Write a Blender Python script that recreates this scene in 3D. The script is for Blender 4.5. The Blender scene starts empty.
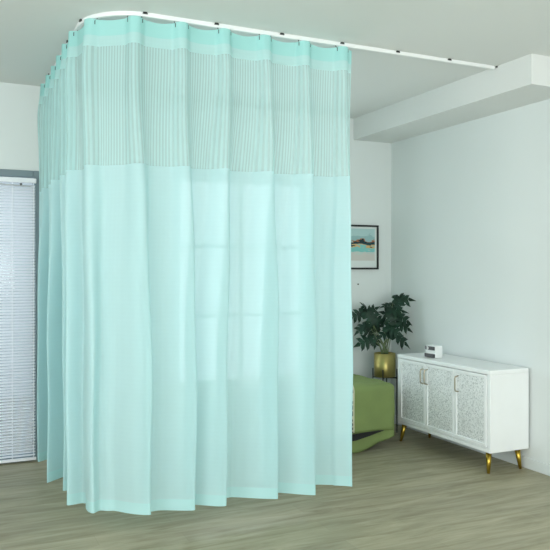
import bpy, bmesh, math, random
from mathutils import Vector, Matrix, noise
random.seed(7)
S = bpy.context.scene
C = S.collection
PI = math.pi

# ------------------------------------------------------------ room measures
YB = 5.24      # back wall
XR = 3.55      # right wall
XL = -2.5
YF = -2.6
H = 2.60
SOF = 2.42     # underside of the dropped ceiling box
YC = 3.52      # line of the curtain rail
XC = 0.655
RC = 0.30

# ------------------------------------------------------------ helpers
def srgb(r, g, b):
    f = lambda c: (c/255/12.92) if c/255 <= 0.04045 else ((c/255+0.055)/1.055)**2.4
    return (f(r), f(g), f(b), 1)

def mat(name, col, rough=0.6, metal=0.0, var=0.0, scale=8.0, bump=0.0, bscale=60.0, spec=0.5, coat=0.0):
    m = bpy.data.materials.new(name); m.use_nodes = True
    nt = m.node_tree; b = nt.nodes['Principled BSDF']
    b.inputs['Base Color'].default_value = col
    b.inputs['Roughness'].default_value = rough
    b.inputs['Metallic'].default_value = metal
    b.inputs['Specular IOR Level'].default_value = spec
    b.inputs['Coat Weight'].default_value = coat
    tc = nt.nodes.new('ShaderNodeTexCoord')
    if var > 0:
        n = nt.nodes.new('ShaderNodeTexNoise'); n.inputs['Scale'].default_value = scale
        n.inputs['Detail'].default_value = 4
        nt.links.new(tc.outputs['Object'], n.inputs['Vector'])
        r = nt.nodes.new('ShaderNodeValToRGB')
        r.color_ramp.elements[0].position = 0.3; r.color_ramp.elements[1].position = 0.7
        r.color_ramp.elements[0].color = tuple(c*(1-var) for c in col[:3])+(1,)
        r.color_ramp.elements[1].color = tuple(min(1, c*(1+var)) for c in col[:3])+(1,)
        nt.links.new(n.outputs['Fac'], r.inputs['Fac'])
        nt.links.new(r.outputs['Color'], b.inputs['Base Color'])
    if bump > 0:
        n = nt.nodes.new('ShaderNodeTexNoise'); n.inputs['Scale'].default_value = bscale
        nt.links.new(tc.outputs['Object'], n.inputs['Vector'])
        bp = nt.nodes.new('ShaderNodeBump'); bp.inputs['Strength'].default_value = bump
        bp.inputs['Distance'].default_value = 0.01
        nt.links.new(n.outputs['Fac'], bp.inputs['Height'])
        nt.links.new(bp.outputs['Normal'], b.inputs['Normal'])
    return m

def obj(name, bm, m, parent=None, smooth=False):
    me = bpy.data.meshes.new(name); bm.normal_update(); bm.to_mesh(me); bm.free()
    for mm in (m if isinstance(m, (list, tuple)) else [m]): me.materials.append(mm)
    if smooth:
        for p in me.polygons: p.use_smooth = True
    o = bpy.data.objects.new(name, me); C.objects.link(o)
    if parent:
        o.parent = parent
        o.matrix_parent_inverse = Matrix.Translation(-parent.location) if False else Matrix.Identity(4)
    return o

def thing(name, label, cat, loc=(0, 0, 0), rz=0, group=None):
    o = bpy.data.objects.new(name, None); C.objects.link(o)
    o.location = loc; o.rotation_euler = (0, 0, rz); o.empty_display_size = 0.1
    o['label'] = label; o['category'] = cat
    if group: o['group'] = group
    return o

def tag(o, label, cat, group=None):
    o['label'] = label; o['category'] = cat
    if group: o['group'] = group
    return o

def struct(name, bm, m, parent=None, smooth=False):
    o = obj(name, bm, m, parent, smooth)
    if parent is None: o['kind'] = 'structure'
    return o

def box(bm, x0, x1, y0, y1, z0, z1, bev=0.0, seg=2, mi=0):
    vs = [bm.verts.new((x, y, z)) for x in (x0, x1) for y in (y0, y1) for z in (z0, z1)]
    idx = [(0, 1, 3, 2), (4, 6, 7, 5), (0, 4, 5, 1), (2, 3, 7, 6), (0, 2, 6, 4), (1, 5, 7, 3)]
    fs = [bm.faces.new([vs[i] for i in f]) for f in idx]
    for f in fs: f.material_index = mi
    if bev > 0:
        es = list({e for f in fs for e in f.edges})
        bmesh.ops.bevel(bm, geom=es, offset=bev, segments=seg, profile=0.5, affect='EDGES')
    return fs

def tube(bm, pts, r, n=8, cap=True):
    pts = [Vector(p) for p in pts]
    rs = r if isinstance(r, (list, tuple)) else [r]*len(pts)
    rings = []
    t0 = (pts[1]-pts[0]).normalized()
    up = Vector((0, 0, 1)) if abs(t0.z) < 0.9 else Vector((1, 0, 0))
    u = t0.cross(up).normalized()
    for i, p in enumerate(pts):
        t = (pts[min(i+1, len(pts)-1)]-pts[max(i-1, 0)]).normalized()
        u = (u - t*u.dot(t)).normalized(); v = t.cross(u)
        rings.append([bm.verts.new(p+(u*math.cos(2*PI*k/n)+v*math.sin(2*PI*k/n))*rs[i]) for k in range(n)])
    for a, b in zip(rings, rings[1:]):
        for k in range(n):
            bm.faces.new((a[k], a[(k+1) % n], b[(k+1) % n], b[k]))
    if cap:
        bm.faces.new(rings[0][::-1]); bm.faces.new(rings[-1])

def lathe(bm, prof, n=32, cx=0, cy=0):
    rings = []
    for r, z in prof:
        if r < 1e-5: rings.append([bm.verts.new((cx, cy, z))])
        else: rings.append([bm.verts.new((cx+r*math.cos(2*PI*k/n), cy+r*math.sin(2*PI*k/n), z)) for k in range(n)])
    for a, b in zip(rings, rings[1:]):
        for k in range(n):
            va = [a[0]] if len(a) == 1 else [a[k], a[(k+1) % n]]
            vb = [b[0]] if len(b) == 1 else [b[(k+1) % n], b[k]]
            if len(va)+len(vb) > 2: bm.faces.new(va+vb)

# ------------------------------------------------------------ materials
M = {}
M['wall'] = mat('wall_paint', srgb(226, 231, 230), 0.75, var=0.012, scale=1.5, bump=0.05, bscale=120)
M['ceil'] = mat('ceiling_paint', srgb(226, 228, 226), 0.85, var=0.015, scale=0.8)
M['trim'] = mat('white_trim_paint', srgb(226, 232, 232), 0.45)
M['greyframe'] = mat('grey_window_frame', srgb(122, 138, 145), 0.45)
M['white'] = mat('white_lacquer', srgb(242, 244, 244), 0.35, var=0.01)
M['plastic'] = mat('white_plastic', srgb(238, 240, 240), 0.4)
M['blind'] = mat('blind_slat', srgb(244, 245, 250), 0.4)
def blindmat():
    m = bpy.data.materials.new('blind_slat'); m.use_nodes = True
    nt = m.node_tree; N = nt.nodes; L = nt.links
    tl = N.new('ShaderNodeBsdfTranslucent'); tl.inputs['Color'].default_value = srgb(244, 246, 252)
    mx = N.new('ShaderNodeMixShader'); mx.inputs['Fac'].default_value = 0.55
    N['Principled BSDF'].inputs['Base Color'].default_value = srgb(246, 247, 250)
    N['Principled BSDF'].inputs['Roughness'].default_value = 0.4
    L.new(N['Principled BSDF'].outputs[0], mx.inputs[1]); L.new(tl.outputs[0], mx.inputs[2])
    L.new(mx.outputs[0], N['Material Output'].inputs['Surface'])
    return m
M['slat'] = blindmat()
M['steel'] = mat('dark_steel', srgb(70, 72, 72), 0.35, 0.8)
M['brass'] = mat('brass', srgb(190, 160, 70), 0.28, 1.0, var=0.05)
M['handle'] = mat('aged_brass', srgb(170, 160, 140), 0.3, 0.9)
M['gold'] = mat('brushed_gold_pot', srgb(176, 162, 100), 0.36, 0.85, var=0.06, scale=20)
M['black'] = mat('black_metal', srgb(25, 27, 28), 0.45)
M['soil'] = mat('potting_soil', srgb(45, 36, 28), 0.95, var=0.3, scale=60, bump=0.5)
M['leaf'] = mat('monstera_leaf', srgb(24, 52, 38), 0.5, var=0.35, scale=14, bump=0.1, bscale=40, spec=0.3)
M['stem'] = mat('leaf_stalk', srgb(108, 124, 84), 0.5, var=0.15)
M['blackpl'] = mat('black_plastic', srgb(34, 35, 38), 0.3)
M['lens'] = mat('lens_glass', srgb(60, 66, 74), 0.08, 0.2)
M['green'] = mat('green_bedspread', srgb(126, 144, 86), 0.75, var=0.07, scale=5, bump=0.3, bscale=300)
M['nail'] = mat('nail', srgb(60, 58, 55), 0.4, 0.8)

def floor_mat():
    m = bpy.data.materials.new('wood_look_vinyl'); m.use_nodes = True
    nt = m.node_tree; L = nt.links; N = nt.nodes; b = N['Principled BSDF']
    tc = N.new('ShaderNodeTexCoord')
    mp = N.new('ShaderNodeMapping'); mp.inputs['Scale'].default_value = (0.9, 7.0, 1)
    L.new(tc.outputs['Object'], mp.inputs['Vector'])
    n1 = N.new('ShaderNodeTexNoise'); n1.inputs['Scale'].default_value = 2.6; n1.inputs['Detail'].default_value = 8
    n1.inputs['Roughness'].default_value = 0.62; n1.inputs['Distortion'].default_value = 0.6
    L.new(mp.outputs['Vector'], n1.inputs['Vector'])
    r = N.new('ShaderNodeValToRGB'); e = r.color_ramp.elements
    e[0].position = 0.32; e[0].color = srgb(140, 134, 108)
    e[1].position = 0.70; e[1].color = srgb(181, 175, 150)
    e2 = e.new(0.5); e2.color = srgb(162, 156, 131)
    L.new(n1.outputs['Fac'], r.inputs['Fac'])
    br = N.new('ShaderNodeTexBrick'); br.inputs['Scale'].default_value = 1.0
    br.inputs['Brick Width'].default_value = 1.1; br.inputs['Row Height'].default_value = 0.145
    br.inputs['Mortar Size'].default_value = 0.0012; br.offset = 0.37
    br.inputs['Color1'].default_value = (0.93, 0.93, 0.93, 1); br.inputs['Color2'].default_value = (1.05, 1.05, 1.04, 1)
    br.inputs['Mortar'].default_value = (0.88, 0.88, 0.87, 1)
    L.new(tc.outputs['Object'], br.inputs['Vector'])
    mx = N.new('ShaderNodeMix'); mx.data_type = 'RGBA'; mx.blend_type = 'MULTIPLY'; mx.inputs['Factor'].default_value = 1
    L.new(r.outputs['Color'], mx.inputs[6]); L.new(br.outputs['Color'], mx.inputs[7])
    L.new(mx.outputs[2], b.inputs['Base Color'])
    b.inputs['Roughness'].default_value = 0.48
    b.inputs['Specular IOR Level'].default_value = 0.35
    return m
M['floor'] = floor_mat()

def cloth(name, col, transp, transl, stripes=False, weave=True):
    """woven sheer: diffuse + translucent threads with open holes between them"""
    m = bpy.data.materials.new(name); m.use_nodes = True
    nt = m.node_tree; N = nt.nodes; L = nt.links
    N.remove(N['Principled BSDF']); out = N['Material Output']
    df = N.new('ShaderNodeBsdfDiffuse'); df.inputs['Color'].default_value = col
    tl = N.new('ShaderNodeBsdfTranslucent'); tl.inputs['Color'].default_value = col
    tp = N.new('ShaderNodeBsdfTransparent')
    a = N.new('ShaderNodeMixShader'); a.inputs['Fac'].default_value = transl
    L.new(df.outputs[0], a.inputs[1]); L.new(tl.outputs[0], a.inputs[2])
    c = N.new('ShaderNodeMixShader'); c.inputs['Fac'].default_value = transp
    L.new(a.outputs[0], c.inputs[1]); L.new(tp.outputs[0], c.inputs[2])
    L.new(c.outputs[0], out.inputs['Surface'])
    uv = N.new('ShaderNodeUVMap'); uv.uv_map = 'UVMap'
    sep = N.new('ShaderNodeSeparateXYZ'); L.new(uv.outputs['UV'], sep.inputs[0])
    def wave(src, period):
        mu = N.new('ShaderNodeMath'); mu.operation = 'MULTIPLY'; mu.inputs[1].default_value = 2*PI/period
        L.new(src, mu.inputs[0])
        si = N.new('ShaderNodeMath'); si.operation = 'SINE'; L.new(mu.outputs[0], si.inputs[0])
        return si.outputs[0]
    if stripes:
        w = wave(sep.outputs['X'], 0.0170)
        mr = N.new('ShaderNodeMapRange'); mr.inputs['From Min'].default_value = -0.35; mr.inputs['From Max'].default_value = 0.55
        mr.inputs['To Min'].default_value = transp*0.78; mr.inputs['To Max'].default_value = min(0.92, transp*1.45)
        L.new(w, mr.inputs['Value']); L.new(mr.outputs[0], c.inputs['Fac'])
    else:
        w1 = wave(sep.outputs['X'], 0.022); w2 = wave(sep.outputs['Y'], 0.022)
        ad = N.new('ShaderNodeMath'); ad.operation = 'ADD'; L.new(w1, ad.inputs[0]); L.new(w2, ad.inputs[1])
        mr = N.new('ShaderNodeMapRange'); mr.inputs['From Min'].default_value = -2; mr.inputs['From Max'].default_value = 2
        mr.inputs['To Min'].default_value = transp*0.9; mr.inputs['To Max'].default_value = transp*1.1
        L.new(ad.outputs[0], mr.inputs['Value']); L.new(mr.outputs[0], c.inputs['Fac'])
    return m
TEAL = srgb(172, 232, 232)
M['sheer'] = cloth('sheer_fabric', srgb(205, 236, 238), 0.075, 0.42)
M['mesh'] = cloth('mesh_netting', srgb(200, 233, 232), 0.30, 0.35, stripes=True)
M['heading'] = cloth('heading_tape', srgb(176, 229, 226), 0.02, 0.30)
M['border'] = cloth('doubled_border', srgb(202, 238, 237), 0.10, 0.40)
M['hem'] = cloth('doubled_hem', srgb(196, 235, 236), 0.02, 0.30)

def mosaic():
    m = bpy.data.materials.new('silver_mosaic'); m.use_nodes = True
    nt = m.node_tree; N = nt.nodes; L = nt.links; b = N['Principled BSDF']
    tc = N.new('ShaderNodeTexCoord')
    v = N.new('ShaderNodeTexVoronoi'); v.inputs['Scale'].default_value = 130; v.inputs['Randomness'].default_value = 1
    L.new(tc.outputs['Object'], v.inputs['Vector'])
    r = N.new('ShaderNodeValToRGB'); e = r.color_ramp.elements
    e[0].position = 0.1; e[0].color = srgb(196, 200, 200); e[1].position = 0.6; e[1].color = srgb(245, 247, 247)
    L.new(v.outputs['Color'], r.inputs['Fac']); L.new(r.outputs['Color'], b.inputs['Base Color'])
    bp = N.new('ShaderNodeBump'); bp.inputs['Strength'].default_value = 0.5; bp.inputs['Distance'].default_value = 0.004
    L.new(v.outputs['Distance'], bp.inputs['Height']); L.new(bp.outputs['Normal'], b.inputs['Normal'])
    b.inputs['Roughness'].default_value = 0.4; b.inputs['Metallic'].default_value = 0.15
    return m
M['mosaic'] = mosaic()

def throw_mat():
    m = bpy.data.materials.new('patterned_lace'); m.use_nodes = True
    nt = m.node_tree; N = nt.nodes; L = nt.links; b = N['Principled BSDF']
    tc = N.new('ShaderNodeTexCoord')
    w = N.new('ShaderNodeTexVoronoi'); w.feature = 'DISTANCE_TO_EDGE'; w.inputs['Scale'].default_value = 34
    L.new(tc.outputs['Object'], w.inputs['Vector'])
    n = N.new('ShaderNodeTexNoise'); n.inputs['Scale'].default_value = 45; L.new(tc.outputs['Object'], n.inputs['Vector'])
    ad = N.new('ShaderNodeMath'); ad.operation = 'MULTIPLY'; L.new(w.outputs['Distance'], ad.inputs[0]); L.new(n.outputs['Fac'], ad.inputs[1])
    r = N.new('ShaderNodeValToRGB'); e = r.color_ramp.elements
    e[0].position = 0.06; e[0].color = srgb(214, 206, 184); e[1].position = 0.11; e[1].color = srgb(52, 52, 48)
    L.new(ad.outputs[0], r.inputs['Fac']); L.new(r.outputs['Color'], b.inputs['Base Color'])
    b.inputs['Roughness'].default_value = 0.85
    return m
M['throw'] = throw_mat()
M['cream'] = mat('cream_edging', srgb(206, 202, 176), 0.85, var=0.08, scale=40)

def glass():
    m = bpy.data.materials.new('window_glass'); m.use_nodes = True
    nt = m.node_tree; N = nt.nodes; L = nt.links
    N.remove(N['Principled BSDF'])
    tp = N.new('ShaderNodeBsdfTransparent'); tp.inputs['Color'].default_value = (0.93, 0.96, 0.96, 1)
    gl = N.new('ShaderNodeBsdfGlossy'); gl.inputs['Roughness'].default_value = 0.03
    mx = N.new('ShaderNodeMixShader'); mx.inputs['Fac'].default_value = 0.05
    L.new(tp.outputs[0], mx.inputs[1]); L.new(gl.outputs[0], mx.inputs[2]); L.new(mx.outputs[0], N['Material Output'].inputs['Surface'])
    return m
M['glass'] = glass()

# ------------------------------------------------------------ the setting
bm = bmesh.new(); box(bm, XL-0.15, XR+0.15, YF-0.15, YB+0.2, -0.1, 0); struct('floor', bm, M['floor'])
bm = bmesh.new(); box(bm, XL-0.15, XR+0.15, YF-0.15, YB+0.2, H, H+0.12); struct('ceiling', bm, M['ceil'])

def wall_open(name, axis, c0, c1, a0, a1, openings, m):
    """wall along 'axis', thickness c0..c1, from a0 to a1, rectangular openings (a, b, z0, z1)"""
    bm = bmesh.new()
    def bx(p, q, z0, z1):
        if q-p < 1e-4 or z1-z0 < 1e-4: return
        if axis == 'x': box(bm, p, q, c0, c1, z0, z1)
        else: box(bm, c0, c1, p, q, z0, z1)
    cur = a0
    for (p, q, z0, z1) in sorted(openings):
        bx(cur, p, 0, H); bx(p, q, 0, z0); bx(p, q, z1, H); cur = q
    bx(cur, a1, 0, H)
    return struct(name, bm, m)

W1 = (-1.0, 0.632, 0.0, 2.008)     # glazed door at the left, behind the blind
W2 = (1.60, 2.70, 0.43, 2.04)      # window behind the curtain
W3 = (-1.9, 2.9, 0.5, 2.4)         # large unseen window, added behind the viewer to let light in
W4 = (-1.6, 2.6, 0.5, 2.35)        # unseen window added in the left wall as a light opening
wall_open('wall_back', 'x', YB, YB+0.18, XL-0.15, XR+0.15, [W1, W2], M['wall'])
wall_open('wall_right', 'y', XR, XR+0.15, YF-0.15, YB, [], M['wall'])
wall_open('wall_left', 'y', XL-0.15, XL, YF-0.15, YB, [W4], M['wall'])
wall_open('wall_front', 'x', YF-0.15, YF, XL, XR, [W3], M['wall'])
bm = bmesh.new(); box(bm, 3.17, XR, 3.22, YB, SOF, H); struct('trim_1', bm, M['ceil'])

# grey wall and ground added outside the glass door to grey the slat gaps
bm = bmesh.new(); box(bm, -4.0, 1.25, 8.0, 8.2, -0.1, 3.2); struct('wall_outside_added', bm, mat('backdrop_grey', srgb(196, 200, 206), 0.9, var=0.05, scale=2))
bm = bmesh.new(); box(bm, -4.0, 5.5, YB+0.21, 8.0, -0.12, -0.02); struct('floor_outside_added', bm, mat('backdrop_floor_grey', srgb(150, 152, 150), 0.9, var=0.08, scale=4))

def baseb(name, x0, x1, y0, y1):
    bm = bmesh.new(); box(bm, x0, x1, y0, y1, 0, 0.072, 0.004); struct(name, bm, M['trim'])
baseb('baseboard_right', XR-0.014, XR, YF, YB-0.014)
baseb('baseboard_back', 0.64, XR, YB-0.014, YB)
baseb('baseboard_left', XL, XL+0.014, YF, YB)

def win(name, axis, W, c0, c1, gp, fw, nv, nh, m):
    a, b, z0, z1 = W
    bm = bmesh.new()
    def bx(p, q, u, v, d=0.0):
        if axis == 'x': box(bm, p, q, c0+d, c1-d, u, v, 0.003, 1)
        else: box(bm, c0+d, c1-d, p, q, u, v, 0.003, 1)
    bx(a, a+fw, z0, z1); bx(b-fw, b, z0, z1)
    bx(a+fw, b-fw, z1-fw, z1); bx(a+fw, b-fw, z0, z0+fw)
    f = struct(name, bm, m)
    bm = bmesh.new()
    for k in range(1, nv+1):
        x = a+(b-a)*k/(nv+1); bx(x-0.016, x+0.016, z0+fw, z1-fw, 0.008)
    for k in range(1, nh+1):
        z = z0+(z1-z0)*k/(nh+1); bx(a+fw, b-fw, z-0.014, z+0.014, 0.010)
    if nv+nh: obj('glazing_bar', bm, m, f)
    else: bm.free()
    bm = bmesh.new()
    if axis == 'x': box(bm, a+fw*0.7, b-fw*0.7, gp-0.003, gp+0.003, z0+fw*0.7, z1-fw*0.7)
    else: box(bm, gp-0.003, gp+0.003, a+fw*0.7, b-fw*0.7, z0+fw*0.7, z1-fw*0.7)
    obj('pane', bm, M['glass'], f)
    return f
win('window_1', 'x', W1, YB-0.012, YB+0.05, YB+0.02, 0.045, 1, 0, M['greyframe'])
win('window_2', 'x', W2, YB+0.0, YB+0.06, YB+0.03, 0.045, 1, 2, M['trim'])
win('window_3_added', 'x', W3, YF-0.10, YF-0.04, YF-0.07, 0.05, 2, 1, M['trim'])
win('window_4_added', 'y', W4, XL-0.10, XL-0.04, XL-0.07, 0.05, 2, 1, M['trim'])

# ------------------------------------------------------------ venetian blind
bl = thing('venetian_blind', 'white venetian blind with thin closed slats hanging in the grey framed glass door', 'blind', (0.0, YB-0.036, 0))
bx0, bx1 = -0.98, 0.602
bm = bmesh.new(); box(bm, bx0, bx1, -0.014, 0.014, 1.918, 1.950, 0.003); obj('headrail', bm, M['blind'], bl)
bm = bmesh.new()
z = 1.895; 
while z > 0.045:
    # one tilted, slightly crowned slat
    prev = None
    for k in range(4):
        t = k/3-0.5; ang = math.radians(46)
        yy = t*0.0222*math.cos(ang); zz = z - t*0.0222*math.sin(ang) + 0.0012*math.cos(PI*t)
        yy -= 0.0014*math.cos(PI*t)
        a_ = bm.verts.new((bx0+0.008, yy, zz)); b_ = bm.verts.new((bx1-0.006, yy, zz))
        if prev: bm.faces.new((prev[0], prev[1], b_, a_))
        prev = (a_, b_)
    z -= 0.0203
sl = obj('slats', bm, M['slat'], bl, True)
bm = bmesh.new(); box(bm, bx0, bx1, -0.012, 0.012, 0.012, 0.030, 0.003); obj('bottom_rail', bm, M['blind'], bl)
for x in (-0.85, -0.40, 0.445, 0.583):
    bm = bmesh.new(); box(bm, x-0.0022, x+0.0022, -0.0165, -0.0150, 0.025, 1.925); obj('ladder_tape', bm, M['blind'], bl)
bm = bmesh.new(); tube(bm, [(0.36, -0.022, 1.902), (0.565, -0.022, 1.893)], 0.0035, 8)
obj('tilt_rod', bm, mat('grey_plastic', srgb(190, 192, 192), 0.4), bl)
bm = bmesh.new(); tube(bm, [(0.50, -0.016, 1.905), (0.50, -0.034, 1.905)], 0.008, 10); obj('knob', bm, M['steel'], bl)

# ------------------------------------------------------------ curtain rail
ZR0, ZR1 = 2.580, 2.594
def path(s):
    """point and outward normal along the rail, s=0 at the back wall end"""
    L1 = 5.13-(YC+RC); L2 = PI/2*RC
    if s <= L1: return Vector((XC, 5.13-s, 0)), Vector((-1, 0, 0)), Vector((0, -1, 0))
    if s <= L1+L2:
        a = (s-L1)/RC
        c = Vector((XC+RC, YC+RC, 0))
        n = Vector((-math.cos(a), -math.sin(a), 0)); t = Vector((math.sin(a), -math.cos(a), 0))
        return c+n*RC, n, t
    return Vector((XC+RC+(s-L1-L2), YC, 0)), Vector((0, -1, 0)), Vector((1, 0, 0))
SF = (5.13-(YC+RC)) + PI/2*RC          # arc length at which the front run starts
S_END = SF + (2.115-(XC+RC))
rl = thing('curtain_rail', 'white ceiling mounted curtain rail with a rounded corner above the aqua curtain', 'curtain rail', (XC, YC, ZR1))
bm = bmesh.new()
prevr = None
ns = [i*0.02 for i in range(-4, int((SF+3.17-(XC+RC))/0.02)+1)]
for s in ns:
    p, n, t = path(s)
    sec = [(-.008, ZR0), (.008, ZR0), (.010, ZR0+.006), (.008, ZR1+.006), (-.008, ZR1+.006), (-.010, ZR0+.006)]
    r = [bm.verts.new((p.x+n.x*a-XC, p.y+n.y*a-YC, zz-ZR1)) for a, zz in sec]
    if prevr:
        for k in range(6): bm.faces.new((prevr[k], prevr[(k+1) % 6], r[(k+1) % 6], r[k]))
    else: bm.faces.new(r[::-1])
    prevr = r
bm.faces.new(prevr)
obj('track', bm, M['plastic'], rl)
s = 0.25
while s < SF+2.3:
    p, n, t = path(s)
    bm = bmesh.new()
    q = p+n*0.012-Vector((XC, YC, 0))
    v = [q+t*a+Vector((0, 0, b)) for a, b in ((-.013, -0.004), (.013, -0.004), (.009, .0055), (-.009, .0055))]
    fr = [bm.verts.new(x+n*0.004) for x in v]; bk = [bm.verts.new(x-n*0.004) for x in v]
    bm.faces.new(fr); bm.faces.new(bk[::-1])
    for k in range(4): bm.faces.new((fr[k], bk[k], bk[(k+1) % 4], fr[(k+1) % 4]))
    obj('bracket', bm, M['steel'], rl)
    s += 0.375

# ------------------------------------------------------------ the curtain
ZTOP, ZHEM = 2.570, 0.112
NP = 13
PSP = 0.2345
pleats = [S_END-0.068-PSP*(NP-1-i) for i in range(NP)]          # arc position of each pleat
rnd = random.Random(3)
amp = [0.048*rnd.uniform(0.75, 1.2) for _ in range(NP+2)]
lean = [rnd.uniform(0.75, 1.25) for _ in range(NP+2)]
shift = [rnd.uniform(-0.02, 0.02) for _ in range(NP+2)]
for k_, v_ in ((6, -0.02), (7, 0), (8, 0), (9, -0.085), (10, -0.05), (11, -0.06), (12, -0.02)): shift[k_+1] = v_
amp[7] = 0.034
for k_, v_ in ((0, .03), (1, .075), (2, .02), (3, .075), (4, .02), (5, .045)): amp[k_+1] = v_
def smooth(a, b, x):
    x = max(0, min(1, (x-a)/(b-a))); return x*x*(3-2*x)
def lerp(a, b, t): return a+(b-a)*t
def curt(s, z):
    """world point of the hanging cloth"""
    i = (s-pleats[0])/PSP
    k = math.floor(i); f = i-k
    g = lambda arr, j: arr[max(0, min(len(arr)-1, j+1))]
    ss = f*f*(3-2*f)
    A = lerp(g(amp, k), g(amp, k+1), ss); Ln = lerp(g(lean, k), g(lean, k+1), ss); Sh = lerp(g(shift, k), g(shift, k+1), ss)
    v = (ZTOP-z)/(ZTOP-ZHEM)
    w = smooth(0.02, 0.75, v)
    # heading: pinched pleats standing out, shallow hollow between
    d = min(f, 1-f)*PSP
    sd = f if f < .5 else f-1
    bump = math.exp(-(abs(d)/0.036)**4)*0.034
    o_top = bump - 0.008*math.sin(PI*f)**2
    # lower folds
    ph = 2*PI*(f-0.04)
    o_bot = A*math.cos(ph) + 0.018*math.sin(2*ph+1.3*v+0.6)*(1+0.4*math.sin(s*3))
    o = lerp(o_top, o_bot+0.004, w)
    # carry the pleat ridge down the cloth for a while
    o += math.exp(-(abs(d)/0.028)**2)*0.022*(1-smooth(0.1, 0.9, v))*smooth(0.0, 0.1, v)
    ds = w*(1.0*Ln*(o_bot) + Sh)
    s2 = s + ds
    edge_l = smooth(0, 0.25, s); edge_r = smooth(0, 0.10, S_END-s)
    if s > S_END-0.10: s2 = s + ds*edge_r - w*0.014
    if s < 0.25: s2 = s + ds*edge_l + w*0.17*(1-s/0.25)
    p, n, t = path(max(-0.05, s2))
    zz = z
    side = 1-smooth(SF-0.25, SF-0.05, s)
    zz += 0.004*side*(1-smooth(0.0, 0.05, v)); o += 0.004*side*(1-smooth(0, .2, v))
    # heading sags between the hooks; hem wanders a little
    zz -= 0.011*math.sin(PI*f)**2*(1-smooth(0, 0.06, v))
    zz += (0.006*math.sin(s*9.0)+0.004*math.sin(s*23))*smooth(0.9, 1, v)
    q = p + n*o
    q.x += 0.003*math.sin(7*z+s*5); q.y += 0.003*math.sin(6*z+s*7)
    return Vector((q.x, q.y, zz))
CUR = Vector((XC, YC, 0))
cu = thing('cubicle_curtain', 'long aqua sheer cubicle curtain with striped mesh top hanging from the ceiling rail', 'curtain', CUR)
NC = 620
svals = [S_END*i/NC for i in range(NC+1)]
def strip(name, z0, z1, rows, m, off=0.0):
    bm = bmesh.new(); uvl = bm.loops.layers.uv.new('UVMap')
    g = []; uvs = {}
    for r in range(rows+1):
        z = z0+(z1-z0)*r/rows; row = []
        for s in svals:
            P = curt(s, z)-CUR
            vtx = bm.verts.new(P); uvs[vtx] = (s*1.15, z); row.append(vtx)
        g.append(row)
    for r in range(rows):
        for c in range(NC):
            f = bm.faces.new((g[r][c], g[r+1][c], g[r+1][c+1], g[r][c+1]))
            for l in f.loops: l[uvl].uv = uvs[l.vert]
    return obj(name, bm, m, cu, True)
strip('heading_tape', 2.570, 2.490, 6, M['heading'])
strip('top_border', 2.490, 2.435, 4, M['border'])
strip('mesh_panel', 2.435, 1.842, 22, M['mesh'])
strip('sheer_panel', 1.842, 0.168, 56, M['sheer'])
strip('hem', 0.168, ZHEM, 5, M['hem'])
for pl in pleats:
    for ds in (-0.034, 0.034):
        s = pl+ds
        if s > S_END-0.004 or s < 0: continue
        p, n, t = path(s); q = curt(s, 2.558)-CUR
        base = Vector((p.x, p.y, 0))-CUR
        bm = bmesh.new()
        tube(bm, [(q.x, q.y, 2.545), (q.x, q.y, 2.562), (base.x+n.x*.004, base.y+n.y*.004, 2.572), (base.x, base.y, 2.5785)], 0.0022, 6)
        obj('hook', bm, M['steel'], cu)

# ------------------------------------------------------------ framed picture
px0, px1, pz0, pz1 = 2.86, 3.408, 1.325, 1.702
pc = thing('framed_picture', 'black framed abstract landscape print in teal and beige on the back wall', 'picture', ((px0+px1)/2, YB, pz0))
hw = (px1-px0)/2; hh = pz1-pz0
bm = bmesh.new()
fw = 0.015
box(bm, -hw, hw, -0.025, -0.002, 0, fw, 0.002, 1); box(bm, -hw, hw, -0.025, -0.002, hh-fw, hh, 0.002, 1)
box(bm, -hw, -hw+fw, -0.025, -0.002, fw, hh-fw, 0.002, 1); box(bm, hw-fw, hw, -0.025, -0.002, fw, hh-fw, 0.002, 1)
obj('frame', bm, M['black'], pc)
bm = bmesh.new(); box(bm, -hw+fw, hw-fw, -0.012, -0.004, fw, hh-fw); obj('mount', bm, mat('white_mount', srgb(222, 228, 226), 0.7), pc)
def art():
    m = bpy.data.materials.new('landscape_print'); m.use_nodes = True
    nt = m.node_tree; N = nt.nodes; L = nt.links; b = N['Principled BSDF']
    tc = N.new('ShaderNodeTexCoord'); sp = N.new('ShaderNodeSeparateXYZ'); L.new(tc.outputs['Generated'], sp.inputs[0])
    mp = N.new('ShaderNodeMapping'); mp.inputs['Scale'].default_value = (1.4, 1, 2.6); L.new(tc.outputs['Generated'], mp.inputs['Vector'])
    n = N.new('ShaderNodeTexNoise'); n.inputs['Scale'].default_value = 3.5; n.inputs['Detail'].default_value = 2
    L.new(mp.outputs[0], n.inputs['Vector'])
    s = N.new('ShaderNodeMath'); s.operation = 'SUBTRACT'; s.inputs[1].default_value = 0.5; L.new(n.outputs['Fac'], s.inputs[0])
    k = N.new('ShaderNodeMath'); k.operation = 'MULTIPLY_ADD'; k.inputs[1].default_value = 0.42
    L.new(s.outputs[0], k.inputs[0]); L.new(sp.outputs['Z'], k.inputs[2])
    r = N.new('ShaderNodeValToRGB'); r.color_ramp.interpolation = 'CONSTANT'; e = r.color_ramp.elements
    e[0].position = 0; e[0].color = srgb(205, 202, 196)
    e[1].position = 0.22; e[1].color = srgb(196, 206, 200)
    for pos, col in ((0.30, (128, 196, 192)), (0.43, (214, 176, 120)), (0.47, (22, 70, 78)), (0.54, (14, 48, 56)), (0.60, (176, 112, 72)), (0.625, (150, 186, 188)), (0.78, (176, 206, 206))):
        x = e.new(pos); x.color = srgb(*col)
    L.new(k.outputs[0], r.inputs['Fac']); L.new(r.outputs['Color'], b.inputs['Base Color'])
    b.inputs['Roughness'].default_value = 0.6
    return m
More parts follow.
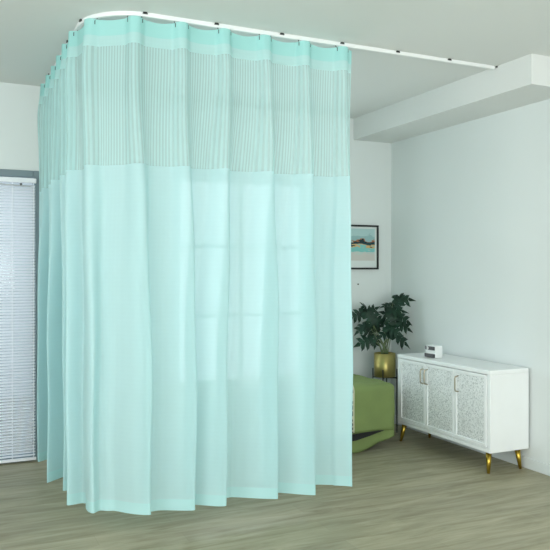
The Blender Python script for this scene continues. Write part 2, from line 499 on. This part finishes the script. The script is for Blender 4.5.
bm = bmesh.new(); box(bm, -hw+0.035, hw-0.035, -0.0145, -0.0122, 0.075, hh-0.032); obj('print', bm, art(), pc)
bm = bmesh.new(); tube(bm, [(0, 0, 0), (0, -0.012, 0)], [0.004, 0.0055], 10)
o = obj('wall_nail', bm, M['nail']); o.location = (3.212, YB, 1.20)
tag(o, 'small dark nail in the back wall just under the framed picture', 'nail')

# ------------------------------------------------------------ bed
BX0, BX1, BY0, BY1 = 1.35, 3.066, 4.45, 5.19
bd = thing('treatment_bed', 'low treatment bed under a green bedspread standing behind the aqua curtain', 'bed', (BX0, BY0, 0))
bl_, bw_ = BX1-BX0, BY1-BY0
def soft_box(x0, x1, y0, y1, z0, z1, r, nx, ny, nz, wob):
    bm = bmesh.new()
    box(bm, x0, x1, y0, y1, z0, z1)
    bmesh.ops.subdivide_edges(bm, edges=bm.edges[:], cuts=0)
    bm.free(); bm = bmesh.new()
    def fn(a, b, c):    # unit cube -> rounded box
        P = Vector((lerp(x0, x1, a), lerp(y0, y1, b), lerp(z0, z1, c)))
        Q = Vector((min(max(P.x, x0+r), x1-r), min(max(P.y, y0+r), y1-r), min(max(P.z, z0), z1-r)))
        d = P-Q
        if d.length > 1e-6:
            mx = max(abs(d.x), abs(d.y), abs(d.z)); P = Q + d.normalized()*mx
        nn = noise.noise(P*6)*wob + noise.noise(P*15)*wob*.4
        c_ = Vector(((x0+x1)/2, (y0+y1)/2, (z0+z1)/2)); dd = Vector((P.x-c_.x, P.y-c_.y, (P.z-c_.z)*1.5))
        mz = Vector((0, 0, 1)) if c > .999 else (Vector((0, -1 if b < .5 else 1, 0)) if (b < .001 or b > .999) else Vector((1 if a > .5 else -1, 0, 0)))
        return P+mz*nn
    cache = {}
    def V(a, b, c):
        k = (round(a, 5), round(b, 5), round(c, 5))
        if k not in cache: cache[k] = bm.verts.new(fn(a, b, c))
        return cache[k]
    def grid(f, n1, n2, flip):
        for i in range(n1):
            for j in range(n2):
                q = [f(i/n1, j/n2), f((i+1)/n1, j/n2), f((i+1)/n1, (j+1)/n2), f(i/n1, (j+1)/n2)]
                vs = [V(*x) for x in q]
                if flip: vs = vs[::-1]
                bm.faces.new(vs)
    grid(lambda u, v: (u, v, 1), nx, ny, False); grid(lambda u, v: (u, v, 0), nx, ny, True)
    grid(lambda u, v: (u, 0, v), nx, nz, False); grid(lambda u, v: (u, 1, v), nx, nz, True)
    grid(lambda u, v: (0, u, v), ny, nz, True); grid(lambda u, v: (1, u, v), ny, nz, False)
    return bm
bm = soft_box(0, bl_, 0, bw_, 0.142, 0.484, 0.045, 60, 26, 14, 0.010)
obj('bedspread', bm, M['green'], bd, True)
# valance cloth below, hem dropping to the floor towards the left
bm = bmesh.new()
prev = None; n = 60
for i in range(n+1):
    x = 0.01+(bl_-0.03)*i/n
    off = 0.010*math.sin(x*17)+0.005*math.sin(x*41)
    zb = max(0.006, 0.098-0.30*(bl_-x))
    col = [bm.verts.new((x, 0.012+off*(1-k/6)*1.0-0.004*(6-k)/6, lerp(zb, 0.172, k/6))) for k in range(7)]
    if prev:
        for k in range(6): bm.faces.new((prev[k], col[k], col[k+1], prev[k+1]))
    prev = col
for i in range(1, 9):          # turns the corner along the short end
    y = bw_*0.9*i/8
    col = [bm.verts.new((bl_-0.02+0.004*math.sin(y*30), 0.012+y, lerp(0.098, 0.172, k/6))) for k in range(7)]
    for k in range(6): bm.faces.new((prev[k], col[k], col[k+1], prev[k+1]))
    prev = col
o = obj('valance', bm, M['green'], bd, True); s_ = o.modifiers.new('t', 'SOLIDIFY'); s_.thickness = 0.003
# dark strip shaped to stand in for the shaded gap between the two cloths
bm = bmesh.new()
v = [(bl_-0.62, 0.088), (bl_-0.36, 0.096), (bl_-0.24, 0.120), (bl_-0.12, 0.148), (bl_-0.16, 0.150), (bl_-0.36, 0.143), (bl_-0.62, 0.134)]
fr = [bm.verts.new((a, -0.014, b)) for a, b in v]; bk = [bm.verts.new((a, -0.004, b)) for a, b in v]
bm.faces.new(fr); bm.faces.new(bk[::-1])
for k in range(len(v)): bm.faces.new((fr[k], bk[k], bk[(k+1) % len(v)], fr[(k+1) % len(v)]))
obj('gap_shade_strip', bm, M['black'], bd)
bm = bmesh.new(); box(bm, 0.04, bl_-0.04, 0.05, bw_-0.03, 0.11, 0.15); obj('bed_frame', bm, M['black'], bd)
for x in (0.08, bl_-0.08):
    for y in (0.34, bw_-0.07):
        bm = bmesh.new(); box(bm, x-0.02, x+0.02, y-0.02, y+0.02, 0, 0.11); obj('leg', bm, M['black'], bd)
# patterned throw across the bed
th = thing('lace_throw', 'black and cream patterned throw hanging down the near side of the green bed', 'throw', (2.3, BY0, 0))
def throw_strip(name, x0, x1, m, lift, nx):
    bm = bmesh.new(); prof = []
    for k in range(12): prof.append((-0.022-lift, lerp(0.155, 0.452, k/11)))
    prof += [(-0.014-lift, 0.477), (0.0, 0.496+lift), (0.03, 0.502+lift)]
    for k in range(1, 10): prof.append((0.03+0.62*k/9, 0.502+lift))
    prev = None
    for i in range(nx+1):
        x = lerp(x0, x1, i/nx)
        col = []
        for j, (y, z) in enumerate(prof):
            sc = 0.006*math.sin(z*70) if (i == nx and j < 12 and x1 > 0.4) else 0
            col.append(bm.verts.new((x+sc, y+0.003*math.sin(x*30+z*9), z)))
        if prev:
            for k in range(len(prof)-1): bm.faces.new((prev[k], col[k], col[k+1], prev[k+1]))
        prev = col
    o = obj(name, bm, m, th, True); q = o.modifiers.new('t', 'SOLIDIFY'); q.thickness = 0.002
throw_strip('patterned_field', -0.35, 0.377, M['throw'], 0.0, 24)
throw_strip('edging', 0.377, 0.388, M['cream'], 0.001, 3)

# ------------------------------------------------------------ sideboard
SX0, SX1, SY0, SY1 = 3.20, 3.545, 3.61, 4.64
ZB, ZT = 0.139, 0.672
sb = thing('sideboard', 'white sideboard with silver mosaic doors, brass handles and tapered gold legs against the right wall', 'sideboard', (SX0, SY0, 0))
sw, slen = SX1-SX0, SY1-SY0
bm = bmesh.new()
box(bm, 0.0, sw-0.014, 0, slen, ZT-0.028, ZT, 0.004)
box(bm, 0.004, sw-0.014, 0, 0.03, ZB, ZT-0.028, 0.002, 1); box(bm, 0.004, sw-0.014, slen-0.03, slen, ZB, ZT-0.028, 0.002, 1)
box(bm, 0.004, sw-0.014, 0.03, slen-0.03, ZB, ZB+0.03, 0.002, 1)
box(bm, sw-0.024, sw-0.014, 0.03, slen-0.03, ZB+0.03, ZT-0.028)
obj('body', bm, M['white'], sb)
dn = 3; dw = (slen-0.06)/dn
for k in range(dn):
    y1 = slen-0.03-dw*k-0.002; y0 = y1-dw+0.004
    z0, z1 = ZB+0.033, ZT-0.031
    e = thing('door', '', '', (0, 0, 0)) if False else None
    bm = bmesh.new(); st = 0.024
    box(bm, -0.002, 0.018, y0, y1, z0, z0+st, 0.002, 1); box(bm, -0.002, 0.018, y0, y1, z1-st, z1, 0.002, 1)
    box(bm, -0.002, 0.018, y0, y0+st, z0+st, z1-st, 0.002, 1); box(bm, -0.002, 0.018, y1-st, y1, z0+st, z1-st, 0.002, 1)
    d = obj('door', bm, M['white'], sb)
    bm = bmesh.new(); box(bm, 0.005, 0.014, y0+st, y1-st, z0+st, z1-st); obj('mosaic_panel', bm, M['mosaic'], d)
    ys = [y0+0.030] if k == 0 else ([y1-0.012] if k == 1 else [y1-0.030])
    for yh in ys:
        bm = bmesh.new()
        za, zb_ = 0.492, 0.600
        tube(bm, [(0.0, yh-0.012, za), (-0.026, yh-0.012, za+0.006), (-0.030, yh-0.012, za+0.02), (-0.030, yh-0.012, zb_-0.02), (-0.026, yh-0.012, zb_-0.006), (0.0, yh-0.012, zb_)], 0.0045, 8)
        obj('handle', bm, M['handle'], d)
for x in (0.045, sw-0.06):
    for y in (0.06, slen-0.036):
        sx = -0.02 if x < 0.1 else 0.012; sy = -0.02 if y < 0.3 else 0.026
        bm = bmesh.new(); tube(bm, [(x+sx, y+sy, 0), (x, y, ZB+0.002)], [0.010, 0.021], 14); obj('leg', bm, M['brass'], sb, True)

# small camera on the sideboard
cm = thing('instant_camera', 'small white and black instant camera standing on the white sideboard', 'camera', (3.315, 4.335, ZT), math.radians(4))
bm = bmesh.new(); box(bm, -0.038, 0.038, -0.055, 0.055, 0.0, 0.092, 0.010, 3); obj('body', bm, M['plastic'], cm, False)
bm = bmesh.new(); box(bm, -0.043, -0.034, -0.050, 0.052, 0.058, 0.086, 0.004, 2); obj('viewfinder_band', bm, M['blackpl'], cm)
bm = bmesh.new(); box(bm, -0.046, -0.034, -0.052, 0.055, 0.004, 0.032, 0.004, 2); obj('film_slot', bm, M['blackpl'], cm)
bm = bmesh.new()
tube(bm, [(-0.040, 0.022, 0.072), (-0.050, 0.022, 0.072)], [0.012, 0.010], 16); obj('lens_ring', bm, M['plastic'], cm)
bm = bmesh.new(); tube(bm, [(-0.049, 0.022, 0.072), (-0.052, 0.022, 0.072)], 0.006, 14); obj('lens', bm, M['lens'], cm)

# ------------------------------------------------------------ plant
PX, PY = 3.292, 4.95
PR = 0.088; PZ0, PZ1 = 0.452, 0.642
ps = thing('plant_stand', 'black metal stand holding the gold pot in the corner', 'plant stand', (PX, PY, 0))
for k in range(4):
    a = math.radians(-132.4)+k*PI/2
    c, s_ = math.cos(a), math.sin(a)
    bm = bmesh.new()
    tube(bm, [((PR+0.010)*c, (PR+0.010)*s_, 0), ((PR+0.010)*c, (PR+0.010)*s_, PZ0+0.065)], 0.0048, 8); obj('leg', bm, M['black'], ps)
bm = bmesh.new()
for a in (math.radians(-132.4), math.radians(-42.4)):
    c, s_ = math.cos(a)*(PR+0.010), math.sin(a)*(PR+0.010)
    tube(bm, [(c, s_, PZ0-0.008), (-c, -s_, PZ0-0.008)], 0.005, 8)
obj('cross_bar', bm, M['black'], ps)

pt = thing('potted_monstera', 'leafy split leaf plant in a gold pot in the corner beside the sideboard', 'plant', (PX, PY, PZ0))
bm = bmesh.new(); ph = PZ1-PZ0
lathe(bm, [(0, 0), (PR-0.006, 0), (PR-0.001, 0.006), (PR, ph), (PR-0.004, ph+0.001), (PR-0.005, ph-0.02), (PR-0.006, ph-0.03), (0, ph-0.03)], 40)
obj('pot', bm, M['gold'], pt, True)
bm = bmesh.new(); lathe(bm, [(PR-0.006, ph-0.028), (PR*0.6, ph-0.018), (0, ph-0.012)], 24); obj('soil', bm, M['soil'], pt, True)

YAW = math.radians(24.95)
RIGHT = Vector((math.cos(YAW), -math.sin(YAW), 0)); VIEW = Vector((math.sin(YAW), math.cos(YAW), 0)); UP = Vector((0, 0, 1))
def leaf_bm(size, width, nl, seed):
    """split leaf: heart shape cut into fingers, midrib along +X, face +Z, drooping tip"""
    r = random.Random(seed); bm = bmesh.new()
    def bend(x, y):
        return Vector((x, y, -0.32*x*x/size - 0.30*abs(y)**1.5/(size**.5) + 0.02*size))
    for side in (1, -1):
        for i in range(nl):
            a0 = i/nl; a1 = (i+1)/nl
            gap = 0.10 if i < nl-1 else 0.0
            am = (a0+a1)/2
            wd = width*(math.sin(PI*min(1, (am*0.86+0.14)))**0.75)*r.uniform(0.88, 1.1)
            sweep = size*(0.06+0.14*am)
            b0 = bend(size*a0, 0); b1 = bend(size*a1, 0)
            if i == nl-1:
                pts = [(size*a0, 0), (size*a0+sweep*.5, wd*.7), (size*(a1+0.02), wd*0.38), (size*1.22, 0)]
            elif i == 0:
                pts = [(0, 0), (-size*0.16, wd*0.45), (-size*0.08, wd*0.95), (size*a1*0.6+sweep*.5, wd*1.05), (size*a1+sweep*0.5, wd*0.50), (size*a1, 0)]
            else:
                pts = [(size*a0, 0), (size*a0+sweep*.5, wd*.52), (size*(a0+.15/nl)+sweep*.9, wd*.86), (size*(am+.1/nl)+sweep*1.5, wd*1.04), (size*(a1-.22/nl)+sweep*.9, wd*.74), (size*a1+sweep*.5, wd*.50), (size*a1, 0)]
            c = Vector((sum(p[0] for p in pts)/len(pts), sum(p[1] for p in pts)/len(pts)))
            cv = bm.verts.new(bend(c.x, side*c.y)+Vector((0, 0, 0.03*size)))
            vs = [bm.verts.new(bend(x, side*y)) for x, y in pts]
            for k in range(len(vs)):
                tri = (cv, vs[k], vs[(k+1) % len(vs)])
                bm.faces.new(tri if side > 0 else tri[::-1])
    bmesh.ops.remove_doubles(bm, verts=bm.verts[:], dist=0.0005)
    return bm
D0 = 5.877
def pxpt(x, y, dep=0.0):
    d = D0+dep
    return VIEW*d + RIGHT*((x-275)/720*d) + UP*(1.32-(y-270)/720*d)
# centre of the leaf (reference measure), depth off the pot, tip direction (right, up), size, tilt towards the viewer
leaves = [
 (358, 315, .02, (-.9, -.35), .115, .9), (366, 308, .06, (-.3, .8), .085, .3), (372, 318, -.04, (.5, -.6), .135, .7),
 (379, 320, .03, (.9, -.15), .12, .5), (362, 327, -.03, (-.9, -.5), .11, .35), (369, 330, .02, (.6, -.5), .115, .5),
 (366, 341, -.06, (-.95, -.25), .13, .6), (376, 341, -.02, (-.1, -1), .09, .6),
 (402, 298, .0, (.95, .15), .135, .45), (388, 304, .05, (-.95, .0), .095, .3), (395, 309, -.04, (.9, .1), .135, .4),
 (402, 317, .02, (.95, -.35), .13, .4), (392, 320, -.05, (.2, -.9), .135, .8), (403, 325, .0, (.85, -.3), .12, .5),
 (386, 332, -.03, (-.7, -.2), .11, .4), (400, 337, -.06, (.9, -.45), .145, .35), (393, 329, -.08, (.6, -.2), .13, .5),
 (399, 303, -.03, (.3, .95), .10, .4), (377, 325, .07, (.2, .7), .10, .5),
 (371, 311, .05, (.7, .5), .10, .6), (390, 314, .06, (-.7, .3), .11, .6),
]
for i, (x, y, dep, (dx, dy), sz, tilt) in enumerate(leaves):
    P = pxpt(x, y, dep)
    P.x = min(P.x, XR-0.10)
    f = (RIGHT*dx + UP*dy - VIEW*0.25).normalized()
    nrm = (UP*(1-tilt) - VIEW*tilt*1.3 + RIGHT*0.15*math.sin(i*2.1))
    nrm = (nrm - f*nrm.dot(f)).normalized()
    side = nrm.cross(f)
    sz *= 1.04
    start = P - f*sz*0.45
    mt = Matrix((f, side, nrm)).transposed().to_4x4(); mt.translation = start - pt.location
    bm = leaf_bm(sz, sz*0.50, 4, i); bm.transform(mt)
    # keep leaves off the two walls
    for v in bm.verts:
        wx = v.co.x+pt.location.x; wy = v.co.y+pt.location.y
        if wx > XR-0.012: v.co.x -= (wx-(XR-0.012))
        if wy > YB-0.012: v.co.y -= (wy-(YB-0.012))
    obj('leaf', bm, M['leaf'], pt)
    a = i*2.4; r0 = 0.025
    b0 = Vector((r0*math.cos(a), r0*math.sin(a), ph-0.018)); b3 = start-pt.location
    b1 = b0+Vector((b3.x*.12, b3.y*.12, 0.10)); b2 = b3-f*0.02+Vector((-b3.x*.15, -b3.y*.15, -0.05))
    pts = []
    for k in range(9):
        t = k/8; pts.append(b0*(1-t)**3+b1*3*t*(1-t)**2+b2*3*t*t*(1-t)+b3*t**3)
    bm = bmesh.new(); tube(bm, pts, [0.0032-0.0014*k/8 for k in range(9)], 6)
    obj('stalk', bm, M['stem'], pt, True)

# ------------------------------------------------------------ light
w = bpy.data.worlds.new('daylight'); S.world = w; w.use_nodes = True
bg = w.node_tree.nodes['Background']; bg.inputs['Color'].default_value = (0.86, 0.94, 1.0, 1); bg.inputs['Strength'].default_value = 1.4
def area(name, loc, rot, sx, sy, e, col=(1, 1, 1)):
    l = bpy.data.lights.new(name, 'AREA'); l.shape = 'RECTANGLE'; l.size = sx; l.size_y = sy; l.energy = e; l.color = col
    o = bpy.data.objects.new(name, l); C.objects.link(o); o.location = loc; o.rotation_euler = rot; return o
area('fill_light_front', (0.5, YF-0.2, 1.45), (math.radians(116), 0, 0), 4.8, 1.9, 140, (1, 0.99, 0.96))  # added fill lamp at the unseen rear window, tilted up to brighten the ceiling
area('fill_light_left', (XL-0.2, 0.5, 1.45), (0, math.radians(-116), 0), 1.85, 4.2, 90, (1, 0.99, 0.97))  # second added fill lamp, from the unseen left opening, also tilted upward
area('daylight_through_back_window', (2.15, YB+0.3, 1.3), (math.radians(-90), 0, 0), 1.0, 1.6, 14, (0.95, 0.98, 1))

# ------------------------------------------------------------ camera
cd = bpy.data.cameras.new('camera'); cam = bpy.data.objects.new('camera', cd); C.objects.link(cam)
cd.sensor_width = 36; cd.lens = 720/550*36; cd.shift_y = -5/550
cam.location = (0, 0, 1.32); cam.rotation_euler = (math.radians(90), 0, -YAW)
cd.clip_start = 0.05
S.camera = cam
vs = S.view_settings
S.display_settings.display_device = 'sRGB'
vs.view_transform = 'Standard'; vs.look = 'None'; vs.exposure = 0.40; vs.gamma = 1; vs.use_curve_mapping = False
